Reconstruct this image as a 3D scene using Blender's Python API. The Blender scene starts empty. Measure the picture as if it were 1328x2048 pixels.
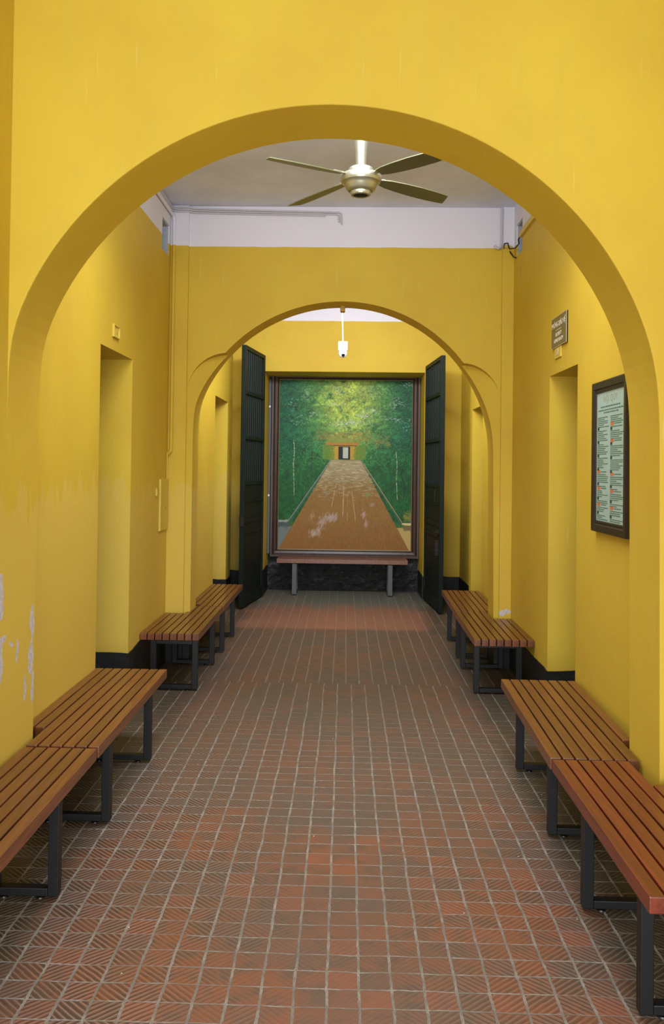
import bpy, bmesh, math, random
import numpy as np
from mathutils import Vector, Matrix, Quaternion, noise as mnoise

sc = bpy.context.scene
C = sc.collection
PI = math.pi
rad = math.radians

# ------------------------------------------------------------------ camera
R3 = ((0.9995629, 0.0266011, 0.0128982), (-0.0124931, -0.0153385, 0.9998043), (0.0267938, -0.9995284, -0.0149994))
cam_d = bpy.data.cameras.new('camera')
cam = bpy.data.objects.new('camera', cam_d)
C.objects.link(cam)
cam.matrix_world = Matrix.Translation((0, 0, 1.7)) @ Matrix(R3).transposed().to_4x4()
cam_d.sensor_fit = 'VERTICAL'
cam_d.sensor_height = 36.0
cam_d.lens = 1750.0 / 2048 * 36.0
cam_d.shift_x = (664 - 644.7) / 2048
cam_d.shift_y = (907.5 - 1024) / 2048
cam_d.clip_start = 0.05
sc.camera = cam

# ------------------------------------------------------------------ world and light
sc.view_settings.view_transform = 'Standard'
sc.view_settings.look = 'None'
sc.view_settings.gamma = 1
sc.view_settings.use_curve_mapping = False
sc.view_settings.exposure = 0.0
w = bpy.data.worlds.new('world')
sc.world = w
w.use_nodes = True
w.node_tree.nodes['Background'].inputs[0].default_value = (0.86, 0.93, 1.0, 1)
w.node_tree.nodes['Background'].inputs[1].default_value = 1.0


def area(name, loc, rot, sx, sy, power, col=(1, 1, 1)):
    l = bpy.data.lights.new(name, 'AREA')
    l.shape = 'RECTANGLE'
    l.size, l.size_y, l.energy, l.color = sx, sy, power, col
    o = bpy.data.objects.new(name, l)
    o.location, o.rotation_euler = loc, rot
    C.objects.link(o)
    return o


# daylight from the open entrance behind the camera
area('entrance_daylight', (-0.05, -3.5, 1.9), (rad(90), 0, 0), 4.4, 3.4, 220, (0.94, 1.0, 1.04))
area('porch_fill', (-0.05, -0.9, 1.1), (rad(97), 0, 0), 3.0, 1.8, 92, (0.96, 1.0, 1.02))  # added low fill for the jambs and the underside of the near arch
# unseen area lights added to brighten the waiting bay, past the near arch
area('bay_fill', (0.0, 4.25, 3.65), (rad(78), 0, 0), 2.2, 0.3, 29, (0.90, 0.98, 1.12))
area('bay_ceiling_fill', (0.0, 4.9, 3.93), (0, 0, 0), 2.2, 0.8, 46, (0.96, 1.0, 1.08)).data.spread = rad(115)  # added panel without a fixture, lights the floor and lower walls
# unseen area light added for the gate bay, behind the far arch head
area('gate_bay_fill', (0.0, 8.1, 3.42), (rad(68), 0, 0), 1.8, 0.35, 84, (0.95, 1.0, 1.08))


# ------------------------------------------------------------------ material helpers
def s2l(c):
    return tuple((x / 12.92 if x <= 0.04045 else ((x + 0.055) / 1.055) ** 2.4) for x in c)


def rgb(r, g, b):
    return s2l((r / 255, g / 255, b / 255)) + (1.0,)


class NT:
    def __init__(s, name):
        s.m = bpy.data.materials.new(name)
        s.m.use_nodes = True
        s.t = s.m.node_tree
        s.b = s.t.nodes['Principled BSDF']

    def n(s, typ, **kw):
        o = s.t.nodes.new(typ)
        for k, v in kw.items():
            setattr(o, k, v)
        return o

    def put(s, sock, v):
        if isinstance(v, bpy.types.NodeSocket):
            s.t.links.new(v, sock)
        elif v is not None:
            sock.default_value = v

    def math(s, op, a, b=None, c=None, clamp=False):
        o = s.n('ShaderNodeMath', operation=op, use_clamp=clamp)
        s.put(o.inputs[0], a)
        s.put(o.inputs[1], b)
        s.put(o.inputs[2], c)
        return o.outputs[0]

    def mix(s, f, a, b, blend='MIX'):
        o = s.n('ShaderNodeMix', data_type='RGBA', blend_type=blend)
        s.put(o.inputs[0], f)
        s.put(o.inputs[6], a)
        s.put(o.inputs[7], b)
        return o.outputs[2]

    def noise(s, vec, scale, detail=4, rough=0.5, out=0):
        o = s.n('ShaderNodeTexNoise')
        s.put(o.inputs['Vector'], vec)
        o.inputs['Scale'].default_value = scale
        o.inputs['Detail'].default_value = detail
        o.inputs['Roughness'].default_value = rough
        return o.outputs[out]

    def ramp(s, v, lo, hi, a=0.0, b=1.0):
        o = s.n('ShaderNodeMapRange', interpolation_type='SMOOTHSTEP')
        s.put(o.inputs[0], v)
        for i, q in zip((1, 2, 3, 4), (lo, hi, a, b)):
            o.inputs[i].default_value = q
        return o.outputs[0]

    def comb(s, x, y, z):
        o = s.n('ShaderNodeCombineXYZ')
        s.put(o.inputs[0], x)
        s.put(o.inputs[1], y)
        s.put(o.inputs[2], z)
        return o.outputs[0]

    def pos(s):
        g = s.n('ShaderNodeNewGeometry')
        p = s.n('ShaderNodeSeparateXYZ')
        s.t.links.new(g.outputs['Position'], p.inputs[0])
        return g.outputs['Position'], p.outputs[0], p.outputs[1], p.outputs[2]

    def obj(s):
        g = s.n('ShaderNodeTexCoord')
        return g.outputs['Object']

    def scale(s, vec, v3):
        o = s.n('ShaderNodeVectorMath', operation='MULTIPLY')
        s.put(o.inputs[0], vec)
        o.inputs[1].default_value = v3
        return o.outputs[0]

    def bump(s, h, strength=0.3, dist=0.01):
        o = s.n('ShaderNodeBump')
        s.put(o.inputs['Height'], h)
        o.inputs['Strength'].default_value = strength
        o.inputs['Distance'].default_value = dist
        s.t.links.new(o.outputs[0], s.b.inputs['Normal'])

    def fin(s, col=None, rough=0.6, metal=0.0, spec=0.5):
        s.put(s.b.inputs['Base Color'], col)
        s.put(s.b.inputs['Roughness'], rough)
        s.put(s.b.inputs['Metallic'], metal)
        s.b.inputs['Specular IOR Level'].default_value = spec
        return s.m


def simple(name, col, rough=0.5, metal=0.0, var=0.12, sc_=30, spec=0.5, bump=0.0):
    k = NT(name)
    o = k.obj()
    f = k.noise(o, sc_, 4)
    dark = tuple(c * (1 - var) for c in col[:3]) + (1,)
    lite = tuple(min(1, c * (1 + var)) for c in col[:3]) + (1,)
    cc = k.mix(f, dark, lite)
    if bump:
        k.bump(f, bump, 0.004)
    return k.fin(cc, rough, metal, spec)


WB = 3.605     # height of the yellow / white change on the walls


def wall_paint(name, white=True, peels=(), axes='yz'):
    k = NT(name)
    P, x, y, z = k.pos()
    base = rgb(212, 180, 54)
    n1 = k.noise(P, 1.3, 5, 0.6)
    n2 = k.noise(k.scale(P, (6, 6, 1.2)), 2.0, 5, 0.65)
    n3 = k.noise(P, 45, 3, 0.6)
    c = k.mix(k.ramp(n1, 0.35, 0.7), base, rgb(206, 170, 52))
    c = k.mix(k.ramp(n2, 0.5, 0.75, 0, 0.5), c, rgb(203, 176, 60))
    # washed, paler paint on the lower part with a ragged brushed top edge
    rag = k.noise(k.scale(P, (9, 9, 1.5)), 1.0, 4, 0.7)
    h = k.math('ADD', z, k.math('MULTIPLY', k.math('SUBTRACT', rag, 0.5), 0.9))
    low = k.ramp(h, 1.50, 1.56, 1, 0)
    c = k.mix(k.math('MULTIPLY', low, k.ramp(x, -0.2, 0.2, 0.65, 0.15)), c, rgb(214, 184, 84))
    # fine vertical brush scratches
    scr = k.noise(k.scale(P, (60, 60, 2.5)), 1.0, 2, 0.5)
    c = k.mix(k.ramp(scr, 0.68, 0.78, 0, 0.35), c, rgb(222, 204, 120))
    if peels:
        nz = k.noise(P, 13, 2, 0.5, 1)
        sp = k.n('ShaderNodeSeparateColor')
        k.put(sp.inputs[0], nz)
        tot = None
        for (u0, v0, ru, rv, *ax) in peels:
            a = x if ax else y
            du = k.math('DIVIDE', k.math('ADD', k.math('SUBTRACT', a, u0), k.math('MULTIPLY', k.math('SUBTRACT', sp.outputs[0], 0.5), 0.055)), ru)
            dv = k.math('DIVIDE', k.math('ADD', k.math('SUBTRACT', z, v0), k.math('MULTIPLY', k.math('SUBTRACT', sp.outputs[1], 0.5), 0.10)), rv)
            d = k.math('ADD', k.math('MULTIPLY', du, du), k.math('MULTIPLY', dv, dv))
            q = k.math('LESS_THAN', d, 1.0)
            q = k.math('MULTIPLY', q, k.math('GREATER_THAN' if ax else 'LESS_THAN', x, 0.0))
            tot = q if tot is None else k.math('MAXIMUM', tot, q)
        c = k.mix(tot, c, k.mix(k.ramp(n3, 0.4, 0.6), rgb(206, 198, 200), rgb(190, 180, 180)))
    if white:
        e = k.math('ADD', z, k.math('MULTIPLY', k.math('SUBTRACT', k.noise(P, 6, 3), 0.5), 0.012))
        c = k.mix(k.math('GREATER_THAN', e, WB), c, k.mix(n1, rgb(232, 229, 238), rgb(222, 219, 230)))
    k.bump(k.math('ADD', n3, k.math('MULTIPLY', scr, 0.6)), 0.16, 0.004)
    return k.fin(c, 0.62, 0, 0.3)


M_wall = wall_paint('yellow_limewash')
M_door = simple('brown_painted_door', rgb(92, 62, 38), 0.5, 0, 0.15, 12)
M_front = wall_paint('yellow_paint_front', white=False,
                     peels=[(3.655, 1.14, 0.028, 0.10), (3.66, 0.86, 0.030, 0.10), (3.70, 0.945, 0.03, 0.025), (3.775, 0.92, 0.016, 0.016),
                            (3.85, 0.87, 0.014, 0.055), (4.035, 0.96, 0.03, 0.085), (4.02, 0.80, 0.03, 0.08), (3.955, 0.68, 0.018, 0.06), (4.05, 0.66, 0.02, 0.08)])
M_arch = wall_paint('yellow_paint_far_arch', white=True, peels=[(7.70, 1.38, 0.012, 0.11), (7.74, 1.12, 0.010, 0.09), (7.68, 0.93, 0.012, 0.10), (1.375, 0.475, 0.06, 0.022, 'x')])


def plinth_black(name, rough_wall=False):
    k = NT(name)
    P, x, y, z = k.pos()
    n = k.noise(k.scale(P, (1, 1, 1.8)), 9 if rough_wall else 14, 6, 0.65)
    c = k.mix(k.ramp(n, 0.5, 0.75), rgb(20, 22, 21), rgb(78, 84, 82) if rough_wall else rgb(44, 46, 44))
    if rough_wall:
        k.bump(n, 0.8, 0.03)
    return k.fin(c, 0.5, 0, 0.4)


M_black = plinth_black('black_skirting_paint')
M_blackwall = plinth_black('rough_black_plaster', True)


def ceil_mat():
    k = NT('ceiling_whitewash')
    P, x, y, z = k.pos()
    n = k.noise(P, 2.2, 6, 0.65)
    c = k.mix(k.ramp(n, 0.35, 0.7), rgb(218, 223, 240), rgb(230, 235, 252))
    k.bump(n, 0.15, 0.01)
    return k.fin(c, 0.8, 0, 0.2)


M_ceil = ceil_mat()


def floor_mat():
    k = NT('grooved_brick_tiles')
    P, x, y, z = k.pos()
    p = 0.1058
    far = k.math('GREATER_THAN', y, 6.895)
    w1 = k.noise(P, 3.2, 4, 0.65, 1)
    sp = k.n('ShaderNodeSeparateColor')
    k.put(sp.inputs[0], w1)
    xx = k.math('ADD', x, k.math('MULTIPLY', k.math('SUBTRACT', sp.outputs[0], 0.5), 0.020))
    xx = k.math('ADD', xx, k.math('MULTIPLY', far, 0.042))
    xx = k.math('ADD', xx, 0.0405 + p * 40)
    yy = k.math('ADD', y, k.math('MULTIPLY', k.math('SUBTRACT', sp.outputs[1], 0.5), 0.028))
    cx = k.math('DIVIDE', xx, p)
    col = k.math('FLOOR', cx)
    fx = k.math('FRACT', cx)
    cy = k.math('DIVIDE', k.math('ADD', yy, 2.0), 0.0995)
    row = k.math('FLOOR', cy)
    fy = k.math('FRACT', cy)
    fine = k.noise(P, 70, 4, 0.7)
    med = k.noise(P, 11, 4, 0.6)
    big = k.noise(P, 1.1, 4, 0.55)
    big2 = k.noise(k.scale(P, (1.5, 0.9, 1)), 1.7, 4, 0.6)
    jit = k.math('MULTIPLY', k.math('SUBTRACT', fine, 0.5), 0.10)
    dx = k.math('ADD', k.math('ABSOLUTE', k.math('SUBTRACT', fx, 0.5)), jit)
    dy = k.math('ADD', k.math('ABSOLUTE', k.math('SUBTRACT', fy, 0.5)), jit)
    gx = k.ramp(dx, 0.442, 0.474)
    wn0 = k.n('ShaderNodeTexWhiteNoise', noise_dimensions='2D')
    k.put(wn0.inputs['Vector'], k.comb(k.math('FLOOR', k.math('MULTIPLY', cx, 0.34)), row, 0))
    gyv = k.math('MULTIPLY', k.ramp(dy, 0.455, 0.485), k.ramp(wn0.outputs[0], 0.0, 0.5, 0.45, 1.0))
    # cross joints die out in the worn far half
    gyv = k.math('MULTIPLY', gyv, k.ramp(y, 4.5, 7.5, 1.0, 0.25))
    g = k.math('MULTIPLY', k.math('MAXIMUM', gx, gyv), k.ramp(y, 4.5, 8.5, 1.0, 0.6))
    # diagonal grooves, direction alternating tile by tile
    wn = k.n('ShaderNodeTexWhiteNoise', noise_dimensions='2D')
    k.put(wn.inputs['Vector'], k.comb(col, row, 0))
    tilernd = wn.outputs[0]
    par = k.math('MODULO', k.math('ADD', k.math('ADD', col, row), k.math('GREATER_THAN', tilernd, 0.86)), 2.0)
    sgn = k.math('SUBTRACT', k.math('MULTIPLY', par, 2.0), 1.0)
    s_ = k.math('ADD', k.math('MULTIPLY', k.math('MULTIPLY', fx, sgn), 0.95), fy)
    tri = k.math('ABSOLUTE', k.math('SUBTRACT', k.math('FRACT', k.math('ADD', k.math('MULTIPLY', s_, 3.8), 10)), 0.5))
    groove = k.ramp(k.math('ADD', tri, k.math('MULTIPLY', jit, 1.2)), 0.12, 0.24, 1, 0)
    ridge = k.ramp(tri, 0.36, 0.48)
    edge = k.ramp(k.math('ABSOLUTE', k.math('ADD', x, 0.02)), 0.1, 0.8, 0.12, 1.0)
    wear = k.math('MULTIPLY', k.ramp(k.math('ADD', big2, k.math('MULTIPLY', med, 0.35)), 0.50, 0.75, 0.25, 1.0), edge)
    wear = k.math('MULTIPLY', k.math('MULTIPLY', wear, k.ramp(x, 0.0, 0.7, 1.0, 0.6)), k.math('SUBTRACT', 1.0, g))
    gr = k.math('MULTIPLY', groove, wear)
    rg = k.math('MULTIPLY', ridge, wear)
    # fired clay colours
    c = k.mix(k.ramp(big, 0.38, 0.62), rgb(134, 82, 52), rgb(112, 84, 66))
    c = k.mix(k.ramp(med, 0.42, 0.66, 0, 0.6), c, rgb(86, 76, 60))
    c = k.mix(k.ramp(big2, 0.48, 0.66, 0, 0.5), c, rgb(90, 84, 74))
    c = k.mix(k.ramp(tilernd, 0.72, 0.95, 0, 0.4), c, rgb(154, 88, 60))
    c = k.mix(k.ramp(tilernd, 0.0, 0.22, 0.4, 0), c, rgb(96, 82, 72))
    # colour zones along the hall: redder rows near the entrance, purple mid field, rust band, grey-green far end
    c = k.mix(k.ramp(k.math('ADD', y, k.math('MULTIPLY', big, 1.6)), 4.2, 5.6, 0, 0.5), c, rgb(92, 83, 72))
    c = k.mix(k.ramp(k.math('ADD', y, k.math('MULTIPLY', med, 0.2)), 9.2, 9.4, 0, 0.8), c, rgb(160, 108, 84))
    c = k.mix(k.ramp(k.math('ADD', y, k.math('MULTIPLY', big2, 1.2)), 10.9, 11.6, 0, 0.85), c, rgb(102, 112, 102))
    # darker olive tone by the walls under the benches
    side = k.ramp(k.math('ADD', k.math('ABSOLUTE', k.math('ADD', x, 0.06)), k.math('MULTIPLY', k.math('SUBTRACT', big2, 0.5), 0.5)), 0.92, 1.15, 0, 0.85)
    c = k.mix(side, c, rgb(64, 66, 52))
    c = k.mix(k.math('MULTIPLY', gr, 0.66), c, rgb(62, 42, 34))
    c = k.mix(k.math('MULTIPLY', rg, 0.6), c, rgb(184, 144, 124))
    gd = k.mix(k.ramp(med, 0.35, 0.7), rgb(118, 115, 106), rgb(170, 162, 152))
    core = k.math('MULTIPLY', k.ramp(dx, 0.485, 0.5), k.ramp(med, 0.4, 0.5))
    gd = k.mix(k.math('MULTIPLY', core, 0.6), gd, rgb(84, 82, 72))
    c = k.mix(k.math('MULTIPLY', g, 0.85), c, gd)
    # specks of white grit
    vo = k.n('ShaderNodeTexVoronoi')
    k.put(vo.inputs['Vector'], P)
    vo.inputs['Scale'].default_value = 7
    c = k.mix(k.math('MULTIPLY', k.math('LESS_THAN', vo.outputs['Distance'], 0.022), 0.8), c, rgb(235, 232, 220))
    hgt = k.math('SUBTRACT', k.math('ADD', k.math('MULTIPLY', fine, 0.25), k.math('MULTIPLY', k.math('SUBTRACT', 1.0, k.math('MULTIPLY', g, 0.6)), 1.0)), k.math('MULTIPLY', gr, 0.7))
    k.bump(hgt, 0.5, 0.004)
    ro = k.math('ADD', k.math('MULTIPLY', med, 0.25), k.math('ADD', 0.33, k.math('MULTIPLY', g, 0.25)))
    return k.fin(c, ro, 0, 0.5)


M_floor = floor_mat()


def wood_mat(name, c1, c2, rough=0.3, axis=1):
    k = NT(name)
    o = k.obj()
    sc3 = [14, 14, 14]
    sc3[axis] = 0.9
    n = k.noise(k.scale(o, tuple(sc3)), 3.0, 5, 0.6)
    n2 = k.noise(o, 2.0, 3)
    oi = k.n('ShaderNodeObjectInfo')
    c = k.mix(k.ramp(n, 0.3, 0.7), c1, c2)
    hs = k.n('ShaderNodeHueSaturation')
    k.put(hs.inputs['Color'], c)
    k.put(hs.inputs['Value'], k.math('ADD', 0.82, k.math('MULTIPLY', oi.outputs['Random'], 0.36)))
    k.bump(n, 0.08, 0.002)
    k.fin(hs.outputs[0], k.math('ADD', rough, k.math('MULTIPLY', n2, 0.12)), 0, 0.5)
    k.b.inputs['Coat Weight'].default_value = 0.35
    k.b.inputs['Coat Roughness'].default_value = 0.22
    return k.m


M_slat = wood_mat('varnished_brown_slat', rgb(90, 50, 26), rgb(124, 70, 36))
M_slat_red = wood_mat('reddish_varnished_slat', rgb(98, 36, 20), rgb(134, 56, 32))
M_frame_wood = wood_mat('dark_stained_moulding', rgb(44, 28, 22), rgb(68, 42, 32), 0.4, 2)
M_iron = simple('black_painted_steel', rgb(15, 15, 18), 0.45, 0.1, 0.3, 20)
M_gate = simple('dark_green_gate_paint', rgb(14, 26, 20), 0.6, 0.0, 0.5, 9, 0.25, 0.3)
M_gate_rust = simple('dark_rusty_iron', rgb(34, 28, 24), 0.65, 0.3, 0.4, 20)
M_fan = simple('champagne_fan_metal', rgb(172, 170, 146), 0.32, 0.75, 0.06, 12)
M_blade = simple('olive_grey_fan_blade', rgb(112, 112, 78), 0.38, 0.35, 0.1, 8)
M_dark = simple('dark_plastic', rgb(18, 18, 18), 0.35, 0, 0.1)
M_white = simple('white_plastic', rgb(232, 234, 238), 0.35, 0, 0.03)
M_pipe = simple('whitewashed_conduit', rgb(196, 194, 198), 0.5, 0, 0.08)
M_pipe_y = wall_paint('painted_over_conduit')
M_vent = simple('vent_blue_grey', rgb(170, 178, 190), 0.7, 0, 0.06)
M_yel = simple('yellow_painted_fitting', rgb(210, 184, 74), 0.5, 0, 0.05)
M_ochre = simple('ochre_painted_metal', rgb(188, 150, 56), 0.5, 0, 0.15)
M_sign = simple('brown_grey_sign_face', rgb(96, 88, 62), 0.3, 0.1, 0.06)
M_signedge = simple('pale_metal_edge', rgb(206, 196, 160), 0.35, 0.5, 0.05)
M_letter = simple('pale_pink_lettering', rgb(222, 206, 180), 0.5, 0, 0.03)
M_paper = simple('pale_green_poster_paper', rgb(168, 190, 180), 0.35, 0, 0.05, 6)
M_ink = simple('green_print', rgb(60, 110, 84), 0.5, 0, 0.1)
M_ink2 = simple('dark_green_print', rgb(30, 60, 46), 0.5, 0, 0.1)
M_orange = simple('orange_print', rgb(196, 112, 66), 0.5, 0, 0.1)
M_title = simple('olive_print', rgb(140, 150, 116), 0.5, 0, 0.1)
M_posterframe = wood_mat('black_brown_poster_frame', rgb(18, 10, 11), rgb(30, 15, 16), 0.42, 2)
M_greyboard = simple('grey_edge_board', rgb(88, 92, 92), 0.6, 0, 0.15)


# ------------------------------------------------------------------ mesh helpers
class MB:
    def __init__(s):
        s.b = bmesh.new()

    def box(s, x0, x1, y0, y1, z0, z1, bev=0.0):
        vs = [s.b.verts.new((x, y, z)) for x in (x0, x1) for y in (y0, y1) for z in (z0, z1)]
        fs = []
        for q in ((0, 1, 3, 2), (4, 6, 7, 5), (0, 4, 5, 1), (2, 3, 7, 6), (0, 2, 6, 4), (1, 5, 7, 3)):
            fs.append(s.b.faces.new([vs[i] for i in q]))
        if bev:
            es = {e for f in fs for e in f.edges}
            bmesh.ops.bevel(s.b, geom=list(es), offset=bev, segments=2, affect='EDGES', profile=0.6)
        return s

    def prism(s, pts, axis, a0, a1):
        """pts: 2D outline; axis = extrusion axis."""
        def mk(p, a):
            return {'x': (a, p[0], p[1]), 'y': (p[0], a, p[1]), 'z': (p[0], p[1], a)}[axis]
        A = [s.b.verts.new(mk(p, a0)) for p in pts]
        B = [s.b.verts.new(mk(p, a1)) for p in pts]
        n = len(pts)
        s.b.faces.new(A)
        s.b.faces.new(B[::-1])
        for i in range(n):
            s.b.faces.new((A[i], B[i], B[(i + 1) % n], A[(i + 1) % n]))
        return s

    def lathe(s, prof, cx=0, cy=0, n=40):
        rings = []
        for r, z in prof:
            rings.append([s.b.verts.new((cx + r * math.cos(2 * PI * i / n), cy + r * math.sin(2 * PI * i / n), z)) for i in range(n)])
        for a, b in zip(rings, rings[1:]):
            for i in range(n):
                s.b.faces.new((a[i], a[(i + 1) % n], b[(i + 1) % n], b[i]))
        s.b.faces.new(rings[0])
        s.b.faces.new(rings[-1][::-1])
        return s

    def tube(s, pts, r, n=10):
        pts = [Vector(p) for p in pts]
        rings = []
        up = None
        for i, p in enumerate(pts):
            d = ((pts[min(i + 1, len(pts) - 1)] - p).normalized() + (p - pts[max(i - 1, 0)]).normalized())
            d.normalize()
            if up is None:
                up = d.orthogonal().normalized()
            else:
                up = (up - d * up.dot(d)).normalized()
            sd = d.cross(up)
            rings.append([s.b.verts.new(p + up * (r * math.cos(2 * PI * j / n)) + sd * (r * math.sin(2 * PI * j / n))) for j in range(n)])
        for a, b in zip(rings, rings[1:]):
            for i in range(n):
                s.b.faces.new((a[i], a[(i + 1) % n], b[(i + 1) % n], b[i]))
        s.b.faces.new(rings[0][::-1])
        s.b.faces.new(rings[-1])
        return s

    def build(s, name, mat, parent=None, smooth=False, loc=None, bevel=0):
        bmesh.ops.recalc_face_normals(s.b, faces=s.b.faces)
        me = bpy.data.meshes.new(name)
        s.b.to_mesh(me)
        s.b.free()
        me.materials.append(mat)
        o = bpy.data.objects.new(name, me)
        C.objects.link(o)
        if smooth:
            for p in me.polygons:
                p.use_smooth = True
            me.set_sharp_from_angle(angle=rad(38))
        if parent:
            o.parent = parent
        if loc:
            o.location = loc
        if bevel:
            md = o.modifiers.new('bevel', 'BEVEL')
            md.width, md.segments, md.limit_method = bevel, 2, 'ANGLE'
        return o


def tag(o, label=None, cat=None, group=None, kind=None):
    if label: o['label'] = label
    if cat: o['category'] = cat
    if group: o['group'] = group
    if kind: o['kind'] = kind
    return o


def thing(name, label, cat, loc=(0, 0, 0), rz=0.0, group=None):
    o = bpy.data.objects.new(name, None)
    o.empty_display_size = 0.1
    C.objects.link(o)
    o.location, o.rotation_euler = loc, (0, 0, rz)
    return tag(o, label, cat, group)


def struct(mb, name, mat, **kw):
    return tag(mb.build(name, mat, **kw), kind='structure')


def text_mesh(s, size, loc, rot, mat, name, parent, extrude=0.0006, align='CENTER', spacing=1.0):
    cu = bpy.data.curves.new(name, 'FONT')
    cu.body = s
    cu.size = size
    cu.extrude = extrude
    cu.align_x = align
    cu.align_y = 'CENTER'
    cu.space_character = spacing
    t = bpy.data.objects.new(name, cu)
    C.objects.link(t)
    bpy.context.view_layer.update()
    me = bpy.data.meshes.new_from_object(t.evaluated_get(bpy.context.evaluated_depsgraph_get()))
    bpy.data.objects.remove(t)
    me.materials.clear()
    me.materials.append(mat)
    o = bpy.data.objects.new(name, me)
    C.objects.link(o)
    o.location, o.rotation_euler = loc, rot
    o.parent = parent
    return o


def cut(o, cutter):
    md = o.modifiers.new('cut', 'BOOLEAN')
    md.operation, md.solver, md.object = 'DIFFERENCE', 'EXACT', cutter
    bpy.context.view_layer.update()
    me = bpy.data.meshes.new_from_object(o.evaluated_get(bpy.context.evaluated_depsgraph_get()))
    o.modifiers.clear()
    o.data = me
    me.name = o.name
    bpy.data.objects.remove(cutter)


# ------------------------------------------------------------------ the room
WL, WR = -1.54, 1.424            # waiting bay side walls
JL, JR = -1.445, 1.32             # jambs of the near arch
F0, F1 = 3.682, 4.075             # near arch wall
A0, A1 = 7.559, 7.87              # far arch wall
XL2, XR2 = -1.42, 1.42            # gate bay side walls
YB, YP = 11.395, 12.14            # end wall face, back of the painting alcove
CZ = 3.955

struct(MB().box(-1.9, 1.9, -2.0, 12.6, -0.2, 0), 'floor', M_floor)
struct(MB().box(-1.9, 1.9, F1, A0, CZ, CZ + 0.2).box(-1.9, 1.9, A1, 12.6, CZ, CZ + 0.2), 'ceiling', M_ceil)
struct(MB().box(-1.9, 1.9, -1.4, F0, 4.55, 4.75), 'ceiling_porch', M_ceil)


def arch_outline(xl, xr, cx, cz, rl, rr, rz, zt, ol, orr, n=64):
    """wall outline with an arched doorway open at the floor"""
    pts = [(ol, 0), (xl, 0)]
    def soft(h, lim):                      # the curve eases into the jamb instead of meeting it at a hard corner
        kk = 0.022
        return -kk * math.log(math.exp(-h / kk) + math.exp(-lim / kk))
    for i in range(n + 1):
        a = PI - PI * i / n
        c_, s_ = math.cos(a), math.sin(a)
        if c_ < 0:
            X = cx - soft(-c_ * rl, cx - xl)
        else:
            X = cx + soft(c_ * rr, xr - cx)
        pts.append((X, cz + rz * s_))
    pts += [(xr, 0), (orr, 0), (orr, zt), (ol, zt)]
    return pts


struct(MB().prism(arch_outline(JL, JR, -0.085, 1.82, 1.415, 1.41, 1.415, 4.6, -1.9, 1.9), 'y', F0, F1), 'wall_front', M_front, bevel=0.006)
wm = struct(MB().prism(arch_outline(-1.335, 1.29, -0.04, 1.775, 1.36, 1.325, 1.36, CZ + 0.05, -1.9, 1.9), 'y', A0, A1), 'wall_middle', M_arch)
# splayed recess in the face of the far arch, with a rounded head on either side
for sx, xo, xc, zc in ((-1, -1.385, -1.03, 2.33), (1, 1.325, 0.99, 2.26)):
    r = abs(xo - xc)
    prof = [(xo, -0.02)]
    for i in range(13):
        a = PI / 2 * i / 12
        prof.append((xc + sx * r * math.cos(a), zc + (0.35 * math.sin(a))))
    prof += [(0.0, zc + 0.35), (0.0, -0.02)]
    mb = MB()
    slope = 0.5
    Fv = [mb.b.verts.new((p[0], A0 - 0.0, p[1])) for p in prof]
    Fv2 = [mb.b.verts.new((p[0], A0 - 0.05, p[1])) for p in prof]
    Bv = [mb.b.verts.new((p[0], A0 + 0.0005 + abs(p[0] - xo) * slope, p[1])) for p in prof]
    for v in Fv:
        mb.b.verts.remove(v)
    n_ = len(prof)
    mb.b.faces.new(Fv2)
    mb.b.faces.new(Bv[::-1])
    for i in range(n_):
        mb.b.faces.new((Fv2[i], Bv[i], Bv[(i + 1) % n_], Fv2[(i + 1) % n_]))
    cutter = mb.build('cutter', M_wall)
    cut(wm, cutter)
# pilaster strips in the corners
struct(MB().box(WL - 0.02, -1.385, A0 - 0.03, A0, 0, CZ), 'trim_1', M_arch, bevel=0.005)
struct(MB().box(1.325, WR + 0.02, A0 - 0.03, A0, 0, CZ), 'trim_2', M_arch, bevel=0.005)

# porch side walls flush with the near arch
struct(MB().box(-1.9, -1.4435, 1.7, F0 + 0.012, 0, 4.6), 'wall_porch_left', M_front)
struct(MB().box(1.37, 1.9, 1.7, F0, 0, 4.6), 'wall_porch_right', M_front)


DOORN = [0]


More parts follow.
